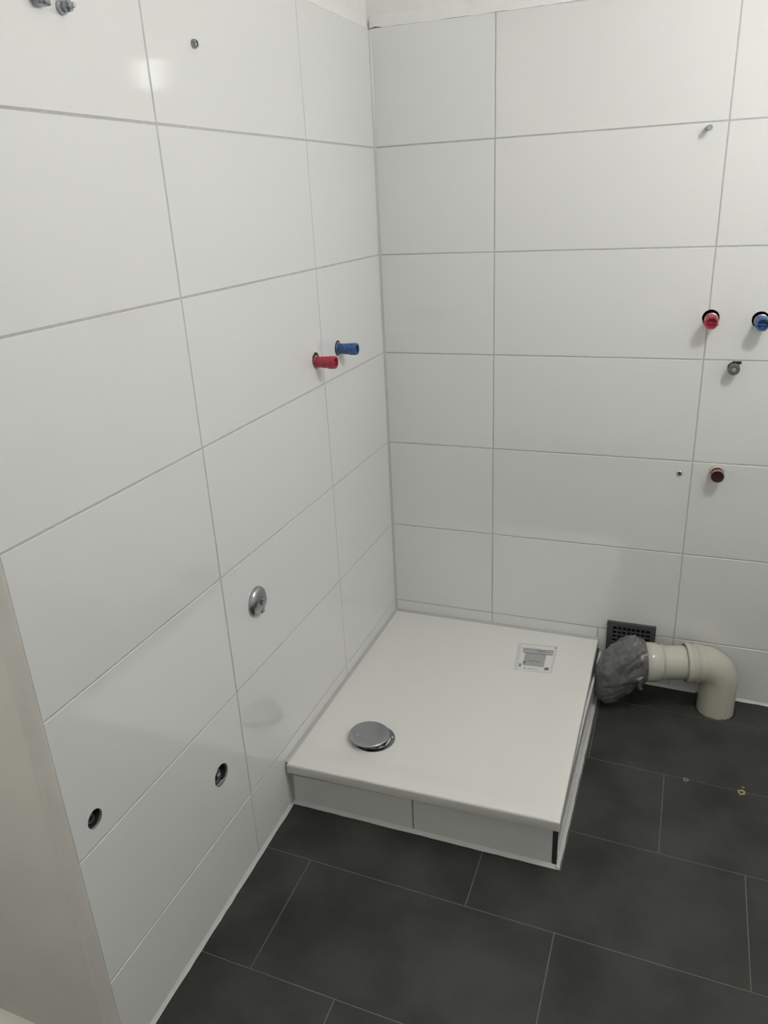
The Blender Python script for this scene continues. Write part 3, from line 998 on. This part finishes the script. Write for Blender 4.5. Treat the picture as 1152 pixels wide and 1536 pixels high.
ring('socket', [(pr_, -0.012), (pr_ + 0.0045, -0.004), (pr_ + 0.0060, 0.006), (pr_ + 0.0060, 0.030), (pr_ + 0.0085, 0.033), (pr_ + 0.0098, 0.0375),
                (pr_ + 0.0098, 0.043), (pr_ + 0.0080, 0.047), (pr_ + 0.0035, 0.0485), (pr_ + 0.0015, 0.047), (pr_ + 0.0010, 0.02)])
ring('shadow_band', [(pr_ + 0.0058, 0.008), (pr_ + 0.0064, 0.009), (pr_ + 0.0064, 0.0195), (pr_ + 0.0058, 0.0205)], elbow, M_PIPE_SHADE)
ring('straight_pipe', [(pr_ - 0.0015, 0.020), (pr_ - 0.0015, 0.118), (pr_ - 0.0005, 0.121), (pr_ + 0.003, 0.130), (pr_ + 0.0068, 0.140), (pr_ + 0.0072, 0.150),
                       (pr_ + 0.0072, 0.165), (pr_ + 0.005, 0.169), (pr_ - 0.002, 0.169), (pr_ - 0.004, 0.12)])
ring('rim_shade_band', [(pr_ - 0.0013, 0.113), (pr_ + 0.0003, 0.1145), (pr_ + 0.0003, 0.1205), (pr_ - 0.0002, 0.122)], elbow, M_PIPE_SHADE)  # darker ring paints a shade band before the flared end
# crumbs of mortar around the foot of the pipe
V, F = [], []
n = 48
for k in range(n):
    a = 2 * PI * k / n
    q = random.uniform(0.2, 1.0) if -2.5 < math.atan2(math.sin(a), math.cos(a)) < -0.7 else -0.8
    for (rr, h) in ((0.0545, 0.005 * q), (0.0575, 0.0042 * q), (0.0585, -0.003)):
        V.append(floor3(px + rr * math.cos(a), py + rr * math.sin(a), h))
for k in range(n):
    t_ = (k + 1) % n
    for s in range(2):
        F.append((k * 3 + s, k * 3 + s + 1, t_ * 3 + s + 1, t_ * 3 + s))
o = obj('mortar_rim', sub(V, eo), F, M_DIRT, elbow)
for k in range(9):
    a = -PI / 2 + random.uniform(-0.9, 1.1)
    hgt = random.uniform(0.004, 0.022)
    s = random.uniform(0.0012, 0.0030)
    V, F = lathe([(s * 0.4, 0.0), (s, 0.0004), (s * 0.5, 0.0009)], 7)
    e = Vector((math.cos(a), math.sin(a), 0)); tt = Vector((-math.sin(a), math.cos(a), 0))
    base = Vector((0, 0, hgt)) + e * (pr_ + 0.0006)
    obj('mortar_speck', [base + tt * q[0] + Vector((0, 0, 1)) * q[1] + e * q[2] for q in V], F, M_DIRT, elbow)

v, f = lathe([(0.0660, -0.0005), (0.0660, 0.0004)], 40)
obj('cutout_shade', [floor3(px + a * 1.0, py + b * 0.87, c - 0.001) for a, b, c in v], f, M_DARK, floor)  # dark disc paints the shade in the gap around the pipe

# crumpled smoky plastic bag tied over the open pipe end
bag = thing('plastic_bag', 'crumpled grey plastic bag tied over the open pipe end', 'plastic bag', (0.83, -0.14, floor_z(0.83, -0.14)))
bo = Vector((0.83, -0.14, floor_z(0.83, -0.14)))
SEC = [((0.882, 0.2330), (0.882, 0.0985), 0.066, -0.125), ((0.868, 0.2380), (0.877, 0.0930), 0.067, -0.127),
       ((0.845, 0.2430), (0.868, 0.0840), 0.066, -0.130), ((0.808, 0.2290), (0.848, 0.0640), 0.063, -0.134),
       ((0.772, 0.1980), (0.826, 0.0440), 0.060, -0.143), ((0.748, 0.1520), (0.806, 0.0250), 0.056, -0.153),
       ((0.7370, 0.1080), (0.794, 0.0260), 0.046, -0.160), ((0.7340, 0.0700), (0.784, 0.0200), 0.033, -0.164),
       ((0.7410, 0.0430), (0.774, 0.0180), 0.016, -0.166)]


def make_bag():
    from mathutils import noise
    n0, per = len(SEC), 8
    rows = []
    for i in range(n0 - 1):
        for k in range(per):
            t_ = k / per
            P0, P1, P2, P3 = SEC[max(0, i - 1)], SEC[i], SEC[i + 1], SEC[min(n0 - 1, i + 2)]

            def cr(a, b, c, d):
                return 0.5 * (2 * b + (c - a) * t_ + (2 * a - 5 * b + 4 * c - d) * t_ ** 2 + (3 * b - a - 3 * c + d) * t_ ** 3)
            rows.append([cr(*(Q[m][w] for Q in (P0, P1, P2, P3))) for m in (0, 1) for w in (0, 1)] +
                        [cr(*(Q[m] for Q in (P0, P1, P2, P3))) for m in (2, 3)])
    L = SEC[-1]
    rows.append([L[0][0], L[0][1], L[1][0], L[1][1], L[2], L[3]])
    seg, V, F = 128, [], []
    side = Vector((-hd.y, hd.x, 0))
    if side.y > 0: side = -side
    n = len(rows)
    for i, (ux, uz, lx, lz_, hwid, yc) in enumerate(rows):
        g = i / (n - 1)
        c = Vector(((ux + lx) / 2, yc, (uz + lz_) / 2))
        up = Vector(((ux - lx) / 2, 0, (uz - lz_) / 2))
        for s_ in range(seg):
            a = 2 * PI * s_ / seg
            d0 = up * math.cos(a) + side * hwid * math.sin(a)
            q = c + d0
            w_ = min(1, g * 5) * (1 - 0.5 * g)
            # long soft folds running from the mouth to the tip, gathered pleats at the mouth, fine crinkle
            p = Vector((q.x * 11 + q.z * 9, q.y * 16, q.z * 20 - q.x * 15))
            fold = 1 - abs(noise.noise(p)) * 2.2
            fold2 = 1 - abs(noise.noise(p * 2.3 + Vector((4, 1, 7)))) * 2.2
            pleat = math.sin(11 * a + 3 * noise.noise(Vector((a, 0, 2)))) * 0.0016 * max(0, 1 - g * 4)
            fine = noise.noise(q * 110.0)
            n1, n2 = noise.noise(p * 1.1), noise.noise(Vector((q.x * 14 - q.z * 12, q.y * 22, q.z * 26 + q.x * 22)) + Vector((9, 2, 5)))
            crease = -0.0062 * math.exp(-(n1 / 0.075) ** 2) - 0.0045 * math.exp(-(n2 / 0.06) ** 2)
            q = q + d0.normalized() * (w_ * (crease + 0.0055 * (fold - 0.5) + 0.0020 * (fold2 - 0.5) + 0.003) + pleat + 0.0006 * fine * w_)
            q.x = max(q.x, 0.7520 if q.z < 0.012 else 0.7425 if q.z < 0.114 else 0.7345 if q.z < 0.150 else 0.7300)
            q.z = max(q.z, floor_z(q.x, q.y) + 0.0015)
            V.append(q - bo)
    for i in range(n - 1):
        for s_ in range(seg):
            u = (s_ + 1) % seg
            F.append((i * seg + s_, (i + 1) * seg + s_, (i + 1) * seg + u, i * seg + u))
    F.append(tuple(reversed(range((n - 1) * seg, n * seg))))
    return V, F


v, f = make_bag()
obj('film', v, f, M_BAG, bag, True, 75)
# twisted tie, its white glint painted pale, with a loose end below
kn = Vector((0.8760, -0.1860, 0.1420))
v, f = sweep([kn + Vector((-0.012, -0.004, -0.008)), kn + Vector((-0.004, -0.008, 0.001)), kn + Vector((0.006, -0.008, 0.010)), kn + Vector((0.010, -0.003, 0.018))],
             [0.003, 0.0058, 0.0042, 0.0020], 10, True, True, Vector((0, 1, 0.2)), lambda i, a: 1 + 0.35 * math.sin(3 * a + i))
obj('tied_knot', sub(v, bo), f, mat('pale_glint_film', (0.42, 0.42, 0.42), 0.3), bag, True, 40)
v, f = sweep([kn + Vector((0.000, -0.006, 0.000)), kn + Vector((0.003, -0.005, -0.014)), kn + Vector((0.001, -0.003, -0.028)), kn + Vector((0.007, -0.002, -0.042))],
             [0.004, 0.0062, 0.0075, 0.0055], 10, True, True, Vector((1, 0.3, 0)), lambda i, a: 0.35 + 0.65 * abs(math.cos(a)))
obj('loose_end', sub(v, bo), f, M_BAG, bag, True, 40)

# ------------------------------------------------------------------ the lamp of the room (outside the frame, seen as a glint on the tiles)
lamp = thing('pendant_lamp', 'small white opal pendant lamp hanging from the ceiling', 'lamp', (LAMP[0], LAMP[1], CEIL))
v, f = lathe([(0.045, 0.0), (0.045, -0.02), (0.03, -0.03)], 24)
obj('ceiling_rose', v, f, M_PLASTER, lamp, True, 40)
v, f = lathe([(0.003, -0.02), (0.003, LAMP[2] + 0.10 - CEIL)], 10)
obj('cord', v, f, M_GREY, lamp, True, 40)
zl = LAMP[2] - CEIL
v, f = lathe([(0.010, zl + 0.105), (0.022, zl + 0.100), (0.024, zl + 0.070)], 20)
obj('holder', v, f, M_PLASTER, lamp, True, 40)
v, f = lathe([(0.030, zl + 0.072), (0.062, zl + 0.062), (0.070, zl + 0.045), (0.070, zl - 0.050), (0.062, zl - 0.066), (0.02, zl - 0.070)], 32)
obj('opal_glass', v, f, M_LAMP, lamp, True, 40)

M_NOOK_FILL = emit('nook_fill_glow', (1.0, 0.97, 0.90), NOOK_FILL_STRENGTH)  # added fill light, no such lamp is seen; lifts the wall end
fill_lamp = thing('nook_fill_lamp', 'unseen round lamp added in the nook to brighten the wall end', 'lamp', (-0.62, -2.12, CEIL))
v, f = lathe([(0.125, 0.0), (0.125, -0.018), (0.120, -0.020)], 36)
obj('base_ring', v, f, M_PLASTER, fill_lamp, True, 40)
v, f = lathe([(0.116, -0.019), (0.114, -0.036), (0.095, -0.048), (0.04, -0.054)], 36)
obj('opal_glass', v, f, M_NOOK_FILL, fill_lamp, True, 40)
